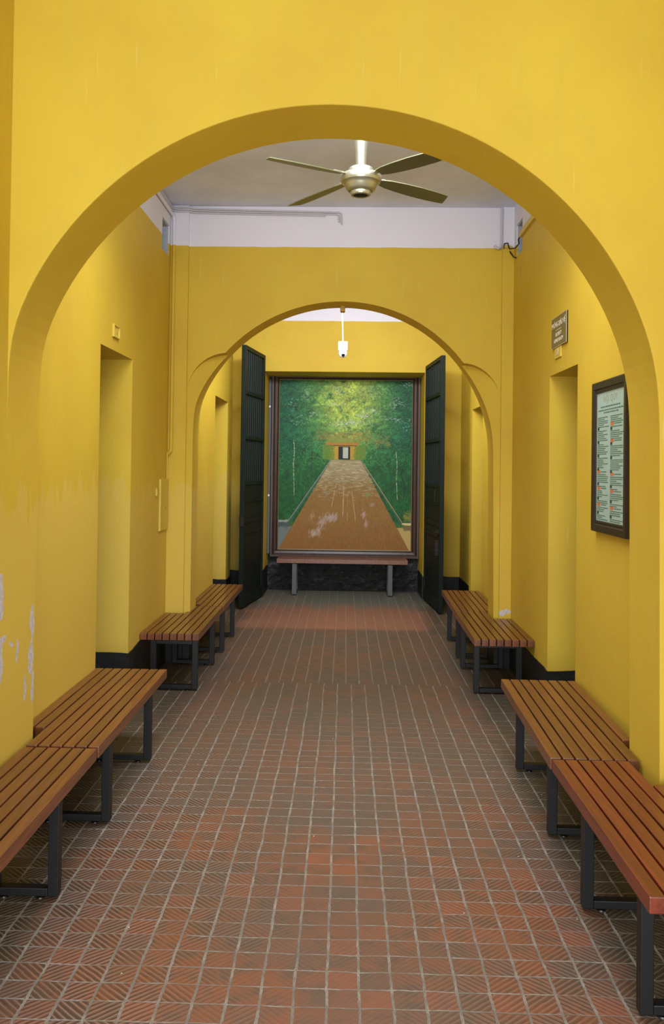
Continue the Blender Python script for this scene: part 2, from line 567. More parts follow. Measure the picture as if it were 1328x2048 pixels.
def side_wall(name, xf, xo, y0, y1, door, vent=None, depth=0.60):
    d0, d1, dz = door
    mb = MB()
    lo, hi = min(xf, xo), max(xf, xo)
    sg = 1 if xo > xf else -1
    xb = xf + sg * depth
    a, b = min(xb, xo), max(xb, xo)
    mb.box(lo, hi, y0, d0, 0, CZ)
    mb.box(lo, hi, d0, d1, dz, CZ) if not vent else mb.box(lo, hi, d0, d1, dz, CZ)
    DOORN[0] += 1
    xd = xf + sg * (depth - 0.04)
    dm = MB()
    p0, p1 = sorted((xd, xf + sg * depth))
    dm.box(p0, p1, d0, d1, 0, dz)
    xq = xd - sg * 0.015
    q0, q1 = sorted((xd, xq))
    st = 0.09
    for (ya_, yb_, za_, zb_) in ((d0, d0 + st, 0, dz), (d1 - st, d1, 0, dz), (d0 + st, d1 - st, dz - 0.1, dz), (d0 + st, d1 - st, 0, 0.18), (d0 + st, d1 - st, 0.95, 1.05)):
        dm.box(q0, q1, ya_, yb_, za_, zb_)
    dr = struct(dm, 'door_%d' % DOORN[0], M_door)
    hy = d0 + 0.05
    hp = [(xq - sg * 0.0, hy, 1.0), (xq - sg * 0.05, hy, 1.0), (xq - sg * 0.05, hy + 0.1, 1.0)]
    MB().tube(hp, 0.009, 8).build('door_handle', M_fan, dr, smooth=True)
    if vent:
        v0, v1, z0, z1 = vent
        mb.box(lo, hi, d1, v0, 0, CZ)
        mb.box(lo, hi, v1, y1, 0, CZ)
        mb.box(lo, hi, v0, v1, 0, z0)
        mb.box(lo, hi, v0, v1, z1, CZ)
    else:
        mb.box(lo, hi, d1, y1, 0, CZ)
    return struct(mb, name, M_wall)


n1, n2, m1, m2 = 5.42, 6.24, 5.43, 6.17
side_wall('wall_left', WL, -2.2, F1, A0, (n1, n2, 2.452), (7.17, 7.46, 3.49, 3.755))
side_wall('wall_right', WR, 2.1, F1, A0, (m1, m2, 2.355), (7.18, 7.43, 3.50, 3.765))
side_wall('wall_left_gate_bay', XL2, -2.1, A1, 10.85, (9.44, 10.45, 2.46))
side_wall('wall_right_gate_bay', XR2, 2.1, A1, 10.03, (9.13, 9.88, 2.365))
struct(MB().box(-1.9, -1.49, 10.85, YB, 0, CZ), 'wall_left_behind_gate', M_wall)
struct(MB().box(1.49, 1.9, 10.03, YB, 0, CZ), 'wall_right_behind_gate', M_wall)
# end wall with the square opening
OL, OR, OZ = -1.07, 1.017, 2.94
struct(MB().prism([(-1.9, 0), (OL, 0), (OL, OZ), (OR, OZ), (OR, 0), (1.9, 0), (1.9, CZ), (-1.9, CZ)], 'y', YB, YP), 'wall_end', M_wall, bevel=0.006)
struct(MB().box(-1.9, 1.9, YP, YP + 0.2, 0, CZ), 'wall_alcove_back', M_wall)


def skirt(name, segs, z, t=0.008, seed=0):
    """black painted skirting with a hand-brushed wavy top edge; segs = plan polylines"""
    mb = MB()
    for (xa, ya), (xb, yb), nx, ny in segs:
        L = math.hypot(xb - xa, yb - ya)
        n = max(2, int(L / 0.04))
        fr, bk = [], []
        for i in range(n + 1):
            f = i / n
            x, y = xa + (xb - xa) * f, ya + (yb - ya) * f
            zz = z + 0.012 * mnoise.noise(Vector((x * 9, y * 9, seed))) + 0.02 * mnoise.noise(Vector((x * 2, y * 2, seed + 5)))
            fr.append((mb.b.verts.new((x + nx * t, y + ny * t, 0)), mb.b.verts.new((x + nx * t, y + ny * t, zz))))
            bk.append((mb.b.verts.new((x, y, 0)), mb.b.verts.new((x, y, zz))))
        for i in range(n):
            mb.b.faces.new((fr[i][0], fr[i + 1][0], fr[i + 1][1], fr[i][1]))
            mb.b.faces.new((fr[i][1], fr[i + 1][1], bk[i + 1][1], bk[i][1]))
            mb.b.faces.new((bk[i][0], bk[i][1], bk[i + 1][1], bk[i + 1][0]))
        for e in (0, n):
            mb.b.faces.new((fr[e][0], fr[e][1], bk[e][1], bk[e][0]))
    return struct(mb, name, M_black)


dp = 0.555
skirt('baseboard_left', [((WL, F1), (WL, n1), 1, 0), ((WL - dp, n1), (WL, n1), 0, 1), ((WL - dp, n2), (WL, n2), 0, -1),
                         ((WL, n2), (WL, A0 - 0.03), 1, 0), ((WL, A0 - 0.03), (-1.385, A0 - 0.03), 0, -1)], 0.365, seed=1)
skirt('baseboard_right', [((WR, F1), (WR, m1), -1, 0), ((WR + dp, m1), (WR, m1), 0, 1), ((WR + dp, m2), (WR, m2), 0, -1),
                          ((WR, m2), (WR, A0 - 0.03), -1, 0), ((1.325, A0 - 0.03), (WR, A0 - 0.03), 0, -1)], 0.30, seed=2)
skirt('baseboard_gate_left', [((XL2, A1), (XL2, 9.44), 1, 0), ((XL2 - dp, 9.44), (XL2, 9.44), 0, 1), ((XL2 - dp, 10.45), (XL2, 10.45), 0, -1), ((XL2, 10.45), (XL2, 10.85), 1, 0),
                              ((-1.49, 10.85), (-1.49, YB), 1, 0), ((-1.49, YB), (OL, YB), 0, -1), ((OL, YB), (OL, YP), 1, 0)], 0.34, seed=3)
skirt('baseboard_gate_right', [((XR2, A1), (XR2, 9.13), -1, 0), ((XR2 + dp, 9.13), (XR2, 9.13), 0, 1), ((XR2 + dp, 9.88), (XR2, 9.88), 0, -1), ((XR2, 9.88), (XR2, 10.03), -1, 0),
                               ((1.49, 10.03), (1.49, YB), -1, 0), ((OR, YB), (1.49, YB), 0, -1), ((OR, YB), (OR, YP), -1, 0)], 0.30, seed=4)
struct(MB().box(-1.393, -1.325, 7.521, 7.876, 0, 0.33).box(1.28, 1.333, 7.521, 7.876, 0, 0.33), 'baseboard_middle', M_black, bevel=0.004)
# rough black plinth under the painting
mb = MB()
nx, nz = 60, 16
gv = [[mb.b.verts.new((OL + 0.008 + (OR - OL - 0.016) * i / nx, 12.10 + 0.012 * mnoise.noise(Vector((i * 0.4, j * 0.5, 3))) + 0.008 * mnoise.noise(Vector((i * 1.3, j * 1.3, 9))), 0.50 * j / nz)) for i in range(nx + 1)] for j in range(nz + 1)]
for j in range(nz):
    for i in range(nx):
        mb.b.faces.new((gv[j][i], gv[j][i + 1], gv[j + 1][i + 1], gv[j + 1][i]))
bk = [mb.b.verts.new((gv[nz][i].co.x, YP, 0.50)) for i in range(nx + 1)]
for i in range(nx):
    mb.b.faces.new((gv[nz][i], gv[nz][i + 1], bk[i + 1], bk[i]))
struct(mb, 'trim_plinth', M_blackwall)
struct(MB().box(OL + 0.002, OR - 0.002, YP - 0.006, YP, 0.5, OZ), 'trim_alcove', M_black)

# lining of the two small vent openings
for i, (xa, xb, y0, y1, z0, z1) in enumerate(((-1.82, WL - 0.012, 7.17, 7.46, 3.49, 3.755), (WR + 0.012, 1.72, 7.18, 7.43, 3.50, 3.765))):
    back = xa if i == 0 else xb
    mb = MB().box(xa, xb, y0, y0 + 0.006, z0, z1).box(xa, xb, y1 - 0.006, y1, z0, z1).box(xa, xb, y0, y1, z0, z0 + 0.006).box(xa, xb, y0, y1, z1 - 0.006, z1)
    mb.box(back - 0.006, back + 0.006, y0, y1, z0, z1)
    struct(mb, 'trim_%d' % (5 + i), M_vent)


# ------------------------------------------------------------------ benches
PITCH, SW, SH, HB = 0.0565, 0.0485, 0.052, 0.43


def make_bench(label, x_in, side, y0, y1, legs, n=8, notch_near=None, notch_far=None, inset=0.008, rz=0.0, hb=HB, loopw=0.36, wood=None):
    """side = -1: inner edge at x_in, slats run towards -x.  origin = floor under the near inner corner."""
    t = thing('slatted_bench', label, 'bench', (x_in, y0, 0), rz, 'slatted waiting benches')
    L = y1 - y0
    for i in range(n):
        a, b = i * PITCH, i * PITCH + SW
        s0, s1 = 0.0, L
        if notch_near and i >= notch_near[0]:
            s0 = notch_near[1] - y0
        if notch_far and i >= notch_far[0]:
            s1 = notch_far[1] - y0
        xa, xb = (a, b) if side > 0 else (-b, -a)
        m = MB().box(xa - (xa + xb) / 2, xb - (xa + xb) / 2, 0, s1 - s0, -SH, 0, 0.004)
        o = m.build('slat', wood or M_slat, t)
        o.location = ((xa + xb) / 2, s0, hb)
    T = 0.042
    for ly in legs:
        f0, f1 = ly - y0 - T / 2, ly - y0 + T / 2
        a, b = inset, inset + loopw
        z0, z1 = 0.012, hb - SH
        fx = (lambda u: u) if side > 0 else (lambda u: -u)
        mb = MB()
        for (u0, u1, c0, c1) in ((a, a + T, z0, z1), (b - T, b, z0, z1), (a + T, b - T, z0, z0 + T * 0.75), (a + T, b - T, z1 - 0.03, z1)):
            xa, xb = sorted((fx(u0), fx(u1)))
            mb.box(xa, xb, f0, f1, c0, c1)
        lp = mb.build('leg_frame', M_iron, t, bevel=0.003)
        for u in (a + 0.075, b - 0.06):
            MB().lathe([(0.004, 0.014), (0.004, 0.006), (0.016, 0.005), (0.018, 0.0)], fx(u), (f0 + f1) / 2, 14).build('foot_pad', M_dark, lp, smooth=True)
    for u in (inset + 0.06, inset + loopw - 0.06):
        xa, xb = sorted(((u - 0.012) * side, (u + 0.012) * side))
        MB().box(xa, xb, legs[0] - y0, legs[-1] - y0, hb - SH - 0.018, hb - SH - 0.001).build('rail', M_iron, t)
    return t


make_bench('nearest slatted bench on the left, cut off by the left edge, beside the peeling wall', -1.095, -1, 2.42, 3.90, (2.57, 3.425), n=6, inset=0.004, loopw=0.28)
make_bench('slatted bench on the left between the peeling near pier and the first doorway', -1.093, -1, 3.925, 5.43, (4.15, 5.01), n=8, notch_near=(6, 4.19), inset=0.0)
make_bench('slatted bench on the left, beyond the first doorway and under the wall box', -1.09, -1, 6.58, 7.88, (6.61, 7.457), n=8, notch_far=(5, 7.50))
make_bench('farthest slatted bench on the left, running through the far arch to the gate', -1.085, -1, 7.90, 9.37, (7.965, 8.69), n=6, notch_near=(4, 8.0), inset=-0.0, loopw=0.27)
make_bench('nearest slatted bench on the right, reddest, cut off by the lower right corner', 0.922, 1, 2.655, 3.885, (2.785, 3.44), n=8, notch_far=(6, 3.60), inset=0.012, wood=M_slat_red)
make_bench('slatted bench on the right beneath the framed notice', 0.918, 1, 3.905, 5.345, (4.125, 4.995), n=8, notch_near=(7, 4.19), inset=0.035, rz=rad(-1.5))
make_bench('slatted bench on the right beside the corner pilaster, just past the doorway', 0.975, 1, 6.57, 7.84, (6.68, 7.50), n=8, notch_far=(5, 7.50), inset=0.012, rz=rad(-0.6))
make_bench('farthest slatted bench on the right, running through the far arch to the gate', 0.995, 1, 7.86, 9.19, (7.91, 8.68), n=7, notch_near=(5, 7.92), inset=0.012, rz=rad(-1.0), loopw=0.3)

# ------------------------------------------------------------------ bench set crosswise under the painting
t = thing('slatted_bench', 'slatted bench set crosswise at the far end, below the large painting', 'bench', (-0.895, 11.54, 0), 0, 'slatted waiting benches')
for i in range(8):
    MB().box(0, 1.73, 0, SW, 0, 0.055, 0.004).build('slat', M_slat, t, loc=(0, i * PITCH, 0.425))
for lx in (0.235, 1.50):
    mb = MB()
    for (u0, u1, c0, c1) in ((0.02, 0.062, 0.012, 0.42), (0.33, 0.372, 0.012, 0.42), (0.062, 0.33, 0.012, 0.044), (0.062, 0.33, 0.39, 0.42)):
        mb.box(lx - 0.03, lx + 0.03, u0, u1, c0, c1)
    lp = mb.build('leg_frame', M_greyboard, t, bevel=0.003)
    for u in (0.06, 0.33):
        MB().lathe([(0.004, 0.014), (0.004, 0.006), (0.016, 0.005), (0.018, 0.0)], lx, u, 14).build('foot_pad', M_dark, lp, smooth=True)

# ------------------------------------------------------------------ painting
def painting_colours(W, Hh):
    rng = np.random.default_rng(7)
    img = np.zeros((Hh, W, 3))
    v = (np.arange(Hh) / (Hh - 1))[:, None] * np.ones((1, W))
    u = (np.arange(W) / (W - 1))[None, :] * np.ones((Hh, 1))
    img[:] = (34, 92, 52)

    def dab(cu, cv, lu, lv, ang, col, al):
        cxp, cyp = cu * W, cv * Hh
        a, b = lu * W, lv * W
        r = int(max(a, b)) + 2
        x0, x1, y0, y1 = max(0, int(cxp) - r), min(W, int(cxp) + r + 1), max(0, int(cyp) - r), min(Hh, int(cyp) + r + 1)
        if x0 >= x1 or y0 >= y1:
            return
        X, Y = np.meshgrid(np.arange(x0, x1) - cxp, np.arange(y0, y1) - cyp)
        ca, sa = math.cos(ang), math.sin(ang)
        d = ((X * ca + Y * sa) / max(a, 0.6)) ** 2 + ((-X * sa + Y * ca) / max(b, 0.6)) ** 2
        m = np.clip(1.25 - d, 0, 1)[..., None] * al
        img[y0:y1, x0:x1] = img[y0:y1, x0:x1] * (1 - m) + np.array(col) * m

    def lerp(a, b, f):
        return np.array(a) * (1 - f) + np.array(b) * f
    # far foliage
    for i in range(700):
        cu, cv = rng.random(), rng.random() * 0.5
        side = min(1, abs(cu - 0.5) * 2.1)
        glow = math.exp(-(((cu - 0.52) / 0.27) ** 2 + ((cv - 0.12) / 0.24) ** 2))
        c = lerp((44, 128, 66), (10, 84, 60), side)
        c = lerp(c, (196, 216, 88), min(1, glow * 1.35)) * (0.55 + 0.8 * rng.random())
        dab(cu, cv, 0.03 + 0.04 * rng.random(), 0.012 + 0.014 * rng.random(), rng.normal() * 0.6, c, 0.6)
    for i in range(500):
        cu, cv = rng.random(), 0.45 + rng.random() * 0.4
        dab(cu, cv, 0.012 + 0.02 * rng.random(), 0.03 + 0.03 * rng.random(), rng.normal() * 0.4, np.array((34, 100, 42)) * (0.5 + 0.9 * rng.random()), 0.5)
    for i in range(9000):
        cu, cv = rng.random(), rng.random() ** 1.0 * 0.84
        side = min(1, abs(cu - 0.5) * 2.1)
        glow = math.exp(-(((cu - 0.52) / 0.24) ** 2 + ((cv - 0.14) / 0.26) ** 2))
        c = lerp((40, 122, 60), (12, 74, 56), side)
        c = lerp(c, (204, 214, 78), min(1, glow * 1.1 * (0.45 + 0.9 * rng.random())))
        if cv > 0.38:
            c = lerp(c, (26, 92, 40), 0.6)
        c = c * (0.62 + 0.66 * rng.random())
        dab(cu, cv, 0.006 + 0.010 * rng.random(), 0.003 + 0.004 * rng.random(), rng.random() * PI, c, 0.5)
    # orange-red roof glimpses
    for i in range(500):
        cu = 0.28 + rng.random() * 0.55
        cv = 0.33 + rng.normal() * 0.02 + (0.03 if cu > 0.7 else 0)
        dab(cu, cv, 0.012, 0.004, rng.normal() * 0.3, (168, 112, 44), 0.35)
    # sky glints between the leaves
    for (cu, cv, n, su, sv) in ((0.56, 0.25, 80, 0.08, 0.008), (0.5, 0.26, 60, 0.06, 0.008), (0.63, 0.21, 60, 0.03, 0.01), (0.42, 0.145, 30, 0.05, 0.008), (0.7, 0.18, 40, 0.03, 0.012), (0.67, 0.07, 50, 0.05, 0.02),
                             (0.44, 0.07, 50, 0.04, 0.03), (0.2, 0.09, 30, 0.02, 0.02), (0.88, 0.14, 40, 0.03, 0.02), (0.1, 0.14, 20, 0.02, 0.02), (0.15, 0.25, 20, 0.03, 0.02), (0.97, 0.26, 20, 0.02, 0.02),
                             (0.85, 0.23, 30, 0.04, 0.008), (0.28, 0.2, 20, 0.04, 0.01), (0.96, 0.025, 30, 0.03, 0.006)):
        for i in range(n):
            dab(cu + rng.normal() * su, cv + rng.normal() * sv, 0.005 + 0.006 * rng.random(), 0.0025, rng.normal() * 0.5, (214, 220, 222), 0.55)
    # leaf sparkle over all
    for i in range(6500):
        cu, cv = rng.random(), rng.random() * 0.5
        side = min(1, abs(cu - 0.52) * 2.2)
        c = lerp((176, 200, 84), (44, 138, 88), side ** 0.7)
        dab(cu, cv, 0.005, 0.0022, rng.random() * PI, c * (0.6 + 0.7 * rng.random()), 0.6)
    # gate building at the end of the lane
    ub, ut, ug = (0.36, 0.61), 0.383, 0.437
    m = (u > 0.375) & (u < 0.605) & (v > 0.385) & (v < 0.47)
    img[m] = (186, 150, 44)
    m = (u > 0.355) & (u < 0.60) & (v > 0.368) & (v < 0.386)
    img[m] = (182, 126, 40)
    m = (u > 0.36) & (u < 0.59) & (v > 0.386) & (v < 0.391)
    img[m] = (88, 50, 26)
    m = (u > 0.448) & (u < 0.535) & (v > 0.392) & (v < 0.468)
    img[m] = (28, 30, 26)
    m = ((u > 0.482) & (u < 0.52) & (v > 0.398) & (v < 0.462))
    img[m] = (186, 190, 176)
    for i in range(1100):
        s = -1 if rng.random() < 0.5 else 1
        dab(0.49 + s * (0.07 + 0.09 * rng.random() ** 0.7), 0.385 + 0.085 * rng.random(), 0.007, 0.004, rng.random() * PI, (70 + 60 * rng.random(), 120 + 30 * rng.random(), 44), 0.6)
    for i in range(300):
        dab(0.35 + 0.28 * rng.random(), 0.345 + 0.025 * rng.random(), 0.007, 0.003, rng.random() * PI, (110 + 60 * rng.random(), 148, 60), 0.6)
    # lane
    vt = 0.472
    f = np.clip((v - vt) / (1 - vt), 0, 1)
    le = 0.395 * (1 - f) + 0.005 * f
    re = 0.615 * (1 - f) + 0.985 * f
    lane = (v > vt) & (u > le) & (u < re)
    far = np.clip(1 - f / 0.32, 0, 1)[..., None]
    far = far ** 0.7
    colr = np.array((146, 108, 52)) * (1 - far) + np.array((158, 142, 104)) * far
    lowr = np.clip((f - 0.6) / 0.4, 0, 1)[..., None]
    colr = colr * (1 - lowr) + np.array((140, 92, 40)) * lowr
    img[lane] = colr[lane]
    # verge under the trees
    for i in range(1500):
        s = rng.random()
        vv = 0.6 + 0.32 * rng.random()
        ff = (vv - vt) / (1 - vt)
        if rng.random() < 0.5:
            uu = (0.395 * (1 - ff)) * rng.random()
        else:
            uu = (0.615 + 0.37 * ff) + rng.random() * (0.385 - 0.37 * ff)
        lowf = max(0, (vv - 0.80) / 0.1)
        c = lerp((24, 84, 36), (110, 112, 66), min(1, lowf)) * (0.7 + 0.6 * rng.random())
        dab(uu, vv, 0.003, 0.012, rng.normal() * 0.3, c, 0.6)
    m = (v > 0.865) & (u < le) & (v > 0.82 + 0.3 * (0.12 - u))
    img[m] = (112, 122, 118)
    m = (v > 0.865) & (u > re)
    img[m] = (186, 160, 96)
    # strokes along the lane
    vp = (0.49, 0.30)
    for i in range(6500):
        ff = rng.random() ** 0.7
        vv = vt + (1 - vt) * ff
        l_, r_ = 0.395 * (1 - ff) + 0.005 * ff, 0.615 * (1 - ff) + 0.985 * ff
        uu = l_ + (r_ - l_) * rng.random()
        ang = math.atan2((vv - vp[1]) * Hh, (uu - vp[0]) * W)
        if ff < 0.12 + 0.34 * rng.random():
            c = lerp((214, 200, 172), (118, 108, 62), min(1, rng.random() ** 0.8 * (0.75 + ff)))
            dab(uu, vv, 0.02, 0.0026, rng.normal() * 0.2, c, 0.55)
        else:
            c = lerp((164, 122, 58), (120, 82, 34), rng.random())
            dab(uu, vv, 0.016, 0.0018, ang, c, 0.45)
    # pale streaks in the wheel tracks and the dry patches
    for (ua, va, ub_, vb, n, wd) in ((0.49, 0.63, 0.485, 0.80, 26, 0.004), (0.55, 0.65, 0.58, 0.82, 22, 0.003), (0.43, 0.62, 0.40, 0.75, 16, 0.003), (0.52, 0.66, 0.52, 0.82, 12, 0.002)):
        for i in range(n):
            q = rng.random()
            dab(ua + (ub_ - ua) * q, va + (vb - va) * q, 0.02, wd, math.atan2(vb - va, (ub_ - ua) * W / Hh), (186, 160, 116), 0.5)
    for (cu, cv, ru, rv, n, c) in ((0.40, 0.81, 0.05, 0.022, 130, (176, 154, 142)), (0.33, 0.835, 0.025, 0.03, 60, (176, 152, 140)), (0.27, 0.90, 0.03, 0.02, 50, (184, 162, 150)), (0.31, 0.885, 0.02, 0.03, 30, (184, 160, 150)),
                             (0.26, 0.80, 0.02, 0.03, 24, (178, 140, 104)), (0.64, 0.79, 0.015, 0.02, 40, (182, 146, 140)), (0.66, 0.84, 0.012, 0.02, 20, (182, 146, 140)), (0.67, 0.67, 0.015, 0.012, 26, (130, 140, 74)), (0.7, 0.73, 0.015, 0.008, 20, (160, 134, 110)), (0.36, 0.67, 0.02, 0.012, 20, (140, 128, 104))):
        for i in range(n):
            dab(cu + rng.normal() * ru * 0.55, cv + rng.normal() * rv * 0.55, 0.014, 0.004, 1.9, c, 0.5)
    # kerbs
    for i in range(900):
        q = rng.random() ** 0.8
        for (a, b, c) in (((0.385, 0.48), (0.075, 0.835), (150, 158, 152)), ((0.625, 0.48), (0.935, 0.842), (176, 160, 112))):
            uu, vv = a[0] + (b[0] - a[0]) * q, a[1] + (b[1] - a[1]) * q
            ang = math.atan2((b[1] - a[1]) * Hh, (b[0] - a[0]) * W)
            dk = rng.random() < 0.55
            off = (0.012 if dk else 0.0) * (0.5 + q)
            dab(uu, vv + off, 0.012, 0.0022, ang, (86, 96, 90) if dk else c, 0.6)
    for i in range(160):
        dab(0.075 * rng.random(), 0.832 + rng.normal() * 0.003, 0.012, 0.002, 0, (150, 158, 152), 0.6)
        dab(0.0 + 0.08 * rng.random(), 0.853 + rng.normal() * 0.008, 0.004, 0.006, 1.5, (76, 88, 92), 0.6)
        dab(0.935 + 0.065 * rng.random(), 0.842 + rng.normal() * 0.003, 0.012, 0.002, 0, (214, 192, 130), 0.7)
        dab(0.94 + 0.06 * rng.random(), 0.865 + rng.normal() * 0.006, 0.008, 0.004, 0.2, (120, 104, 60), 0.6)
        dab(0.94 + 0.06 * rng.random(), 0.80 + rng.normal() * 0.016, 0.01, 0.004, 0.2, (140, 130, 60), 0.4)
    # trunks
    def trunk(pts, wd, c, al=0.8):
        for (a, b) in zip(pts, pts[1:]):
            n = int(max(abs(b[0] - a[0]) * W, abs(b[1] - a[1]) * Hh)) + 1
            for i in range(n):
                q = i / n
                if rng.random() < 0.8:
                    dab(a[0] + (b[0] - a[0]) * q + rng.normal() * 0.0008, a[1] + (b[1] - a[1]) * q, wd, 0.006, 0, c, al * rng.random())
    trunk([(0.113, 0.36), (0.118, 0.43), (0.112, 0.5), (0.117, 0.6), (0.12, 0.68)], 0.003, (200, 206, 180))
    trunk([(0.878, 0.42), (0.885, 0.5), (0.882, 0.58), (0.89, 0.70)], 0.003, (206, 206, 170))
    trunk([(0.95, 0.46), (0.915, 0.56), (0.95, 0.62), (0.935, 0.70)], 0.005, (40, 34, 28))
    trunk([(0.90, 0.50), (0.865, 0.54), (0.875, 0.62)], 0.003, (50, 44, 30))
    trunk([(0.155, 0.55), (0.15, 0.64)], 0.003, (44, 54, 38))
    trunk([(0.25, 0.42), (0.245, 0.6)], 0.0025, (50, 58, 36))
    trunk([(0.80, 0.56), (0.81, 0.65)], 0.0025, (44, 54, 34))
    # light vignette of green shade over the sides
    return np.clip(img, 0, 255) / 255.0


pt = thing('lane_painting', 'large framed painting of a tree-lined lane leading to a small gate', 'painting', (0, 12.05, 0))
PX0, PX1, PZ0, PZ1 = -0.926, 0.912, 0.560, 2.905
Wn, Hn = 330, 420
cols = painting_colours(Wn, Hn)
xs = np.linspace(PX0, PX1, Wn)
zs = np.linspace(PZ1, PZ0, Hn)
co = np.zeros((Hn, Wn, 3), np.float32)
co[..., 0] = xs[None, :]
co[..., 1] = 0.0
co[..., 2] = zs[:, None]
idx = np.arange(Wn * Hn).reshape(Hn, Wn)
faces = np.stack([idx[:-1, :-1], idx[1:, :-1], idx[1:, 1:], idx[:-1, 1:]], -1).reshape(-1, 4)
me = bpy.data.meshes.new('canvas')
me.from_pydata(co.reshape(-1, 3).tolist(), [], faces.tolist())
ca = me.color_attributes.new('paint', 'FLOAT_COLOR', 'POINT')
lin = np.where(cols <= 0.04045, cols / 12.92, ((cols + 0.055) / 1.055) ** 2.4)
rgba = np.ones((Wn * Hn, 4), np.float32)
rgba[:, :3] = lin.reshape(-1, 3)
ca.data.foreach_set('color', rgba.ravel())
k = NT('oil_paint_canvas')
at = k.n('ShaderNodeAttribute', attribute_name='paint')
k.bump(k.noise(k.obj(), 90, 3), 0.25, 0.003)
k.fin(at.outputs['Color'], 0.5, 0, 0.25)
me.materials.append(k.m)
cv = bpy.data.objects.new('canvas', me)
C.objects.link(cv)
cv.parent = pt


def frame_ring(x0, x1, z0, z1, prof, name, mat, parent, yaxis=True):
    """prof: list of (outward offset, depth towards the viewer); mitred rectangular moulding in the XZ plane"""
    b = bmesh.new()
    rings = []
    for o_, d in prof:
        rings.append([b.verts.new(p) for p in ((x0 - o_, -d, z0 - o_), (x1 + o_, -d, z0 - o_), (x1 + o_, -d, z1 + o_), (x0 - o_, -d, z1 + o_))])
    for a, c in zip(rings, rings[1:]):
        for i in range(4):
            b.faces.new((a[i], a[(i + 1) % 4], c[(i + 1) % 4], c[i]))
    m = MB()
    m.b.free()
    m.b = b
    return m.build(name, mat, parent)


frame_ring(PX0, PX1, PZ0, PZ1, [(-0.004, -0.005), (-0.004, 0.012), (0.006, 0.016), (0.012, 0.010), (0.02, 0.024), (0.05, 0.034), (0.055, 0.028), (0.075, 0.044), (0.098, 0.044), (0.105, 0.03), (0.105, -0.02)], 'frame', M_frame_wood, pt)
frame_ring(PX0, PX1, PZ0, PZ1, [(-0.008, -0.003), (-0.008, 0.014), (0.0, 0.019), (0.003, 0.014), (0.003, 0.0)], 'gilt_slip', simple('dull_gilt', rgb(150, 132, 96), 0.35, 0.5), pt)
# grey edge board standing at the left of the painting, with two white clips
gb = tag(MB().box(-1.066, -1.034, 12.00, 12.09, 0.505, 2.9).build('edge_board', M_greyboard), 'narrow grey upright board against the left edge of the painting frame', 'board')
for z in (2.52, 1.30):
    MB().box(-1.062, -1.040, 11.988, 12.0, z - 0.014, z + 0.014, 0.002).build('clip', M_white, gb)


# ------------------------------------------------------------------ iron gate leaves
def gate_leaf(name_label, hinge, free, zt, side):
    hx, hy = hinge
    ex, ey = free
    L = math.hypot(ex - hx, ey - hy)
    ang = math.atan2(ey - hy, ex - hx)
    g = thing('gate_leaf', name_label, 'gate', (hx, hy, 0), ang)
    T = 0.026
    z0 = 0.02
    mb = MB()
    mb.box(0, 0.055, -T, T, z0, zt).box(L - 0.055, L, -T, T, z0, zt)
    mb.box(0.055, L - 0.055, -T, T, zt - 0.05, zt).box(0.055, L - 0.055, -T, T, z0, z0 + 0.13)
    mb.build('stile_frame', M_gate, g, bevel=0.004)
    n = 8
    for i in range(n):
        x = 0.055 + (L - 0.11) * (i + 1) / (n + 1)
        MB().tube([(x, 0, 1.50), (x, 0, zt - 0.05)], 0.0175, 8).build('bar', M_gate, g, smooth=True)
    for z in (2.58, 2.04):
        MB().box(0.05, L - 0.05, -0.030, 0.030, z - 0.022, z + 0.022, 0.003).build('cross_bar', M_gate, g)
    mb = MB().box(0.05, L - 0.05, -0.012, 0.012, z0 + 0.12, 1.51)
    mb.build('lower_panel', M_gate, g)
    for z, h in ((1.49, 0.02), (1.27, 0.008), (1.04, 0.028), (0.90, 0.018)):
        MB().box(0.05, L - 0.05, -0.026, 0.026, z - h, z + h, 0.003).build('panel_rail', M_gate, g)
    for z in (0.35, 1.62, zt - 0.28):
        MB().lathe([(0.0, z - 0.06), (0.02, z - 0.055), (0.02, z + 0.055), (0.0, z + 0.06)], -0.012, 0, 12).build('hinge', M_gate_rust, g, smooth=True)
    return g, L, T


g, L, T = gate_leaf('left dark green iron gate leaf standing open, barred above and solid below', (-1.085, YB - 0.04), (-1.225, 10.345), 3.14, -1)
MB().box(L - 0.01, L + 0.012, -0.03, 0.03, 0.98, 1.10, 0.003).build('latch', M_gate_rust, g)
g, L, T = gate_leaf('right dark green iron gate leaf standing open, with bolt and pull ring on its edge', (1.045, YB - 0.04), (1.125, 10.22), 3.02, 1)
# pull handle and bolts on the free edge
MB().tube([(L - 0.02, -0.03, 1.46), (L - 0.0, -0.075, 1.46), (L, -0.085, 1.44), (L, -0.085, 1.32), (L, -0.075, 1.30), (L - 0.02, -0.03, 1.30)], 0.007, 8).build('pull_handle', M_gate_rust, g, smooth=True)
for z in (0.95, 0.74):
    MB().tube([(L - 0.12, -0.035, z), (L + 0.01, -0.035, z)], 0.011, 8).tube([(L - 0.02, -0.035, z), (L - 0.02, -0.085, z), (L - 0.02, -0.1, z + 0.025)], 0.010, 8).box(L - 0.09, L - 0.06, -0.052, -0.02, z - 0.03, z + 0.03).build('bolt', M_gate_rust, g, smooth=True)
MB().box(L - 0.05, L + 0.0, -0.075, -0.03, 0.68, 0.86, 0.006).build('lock_case', M_gate_rust, g)

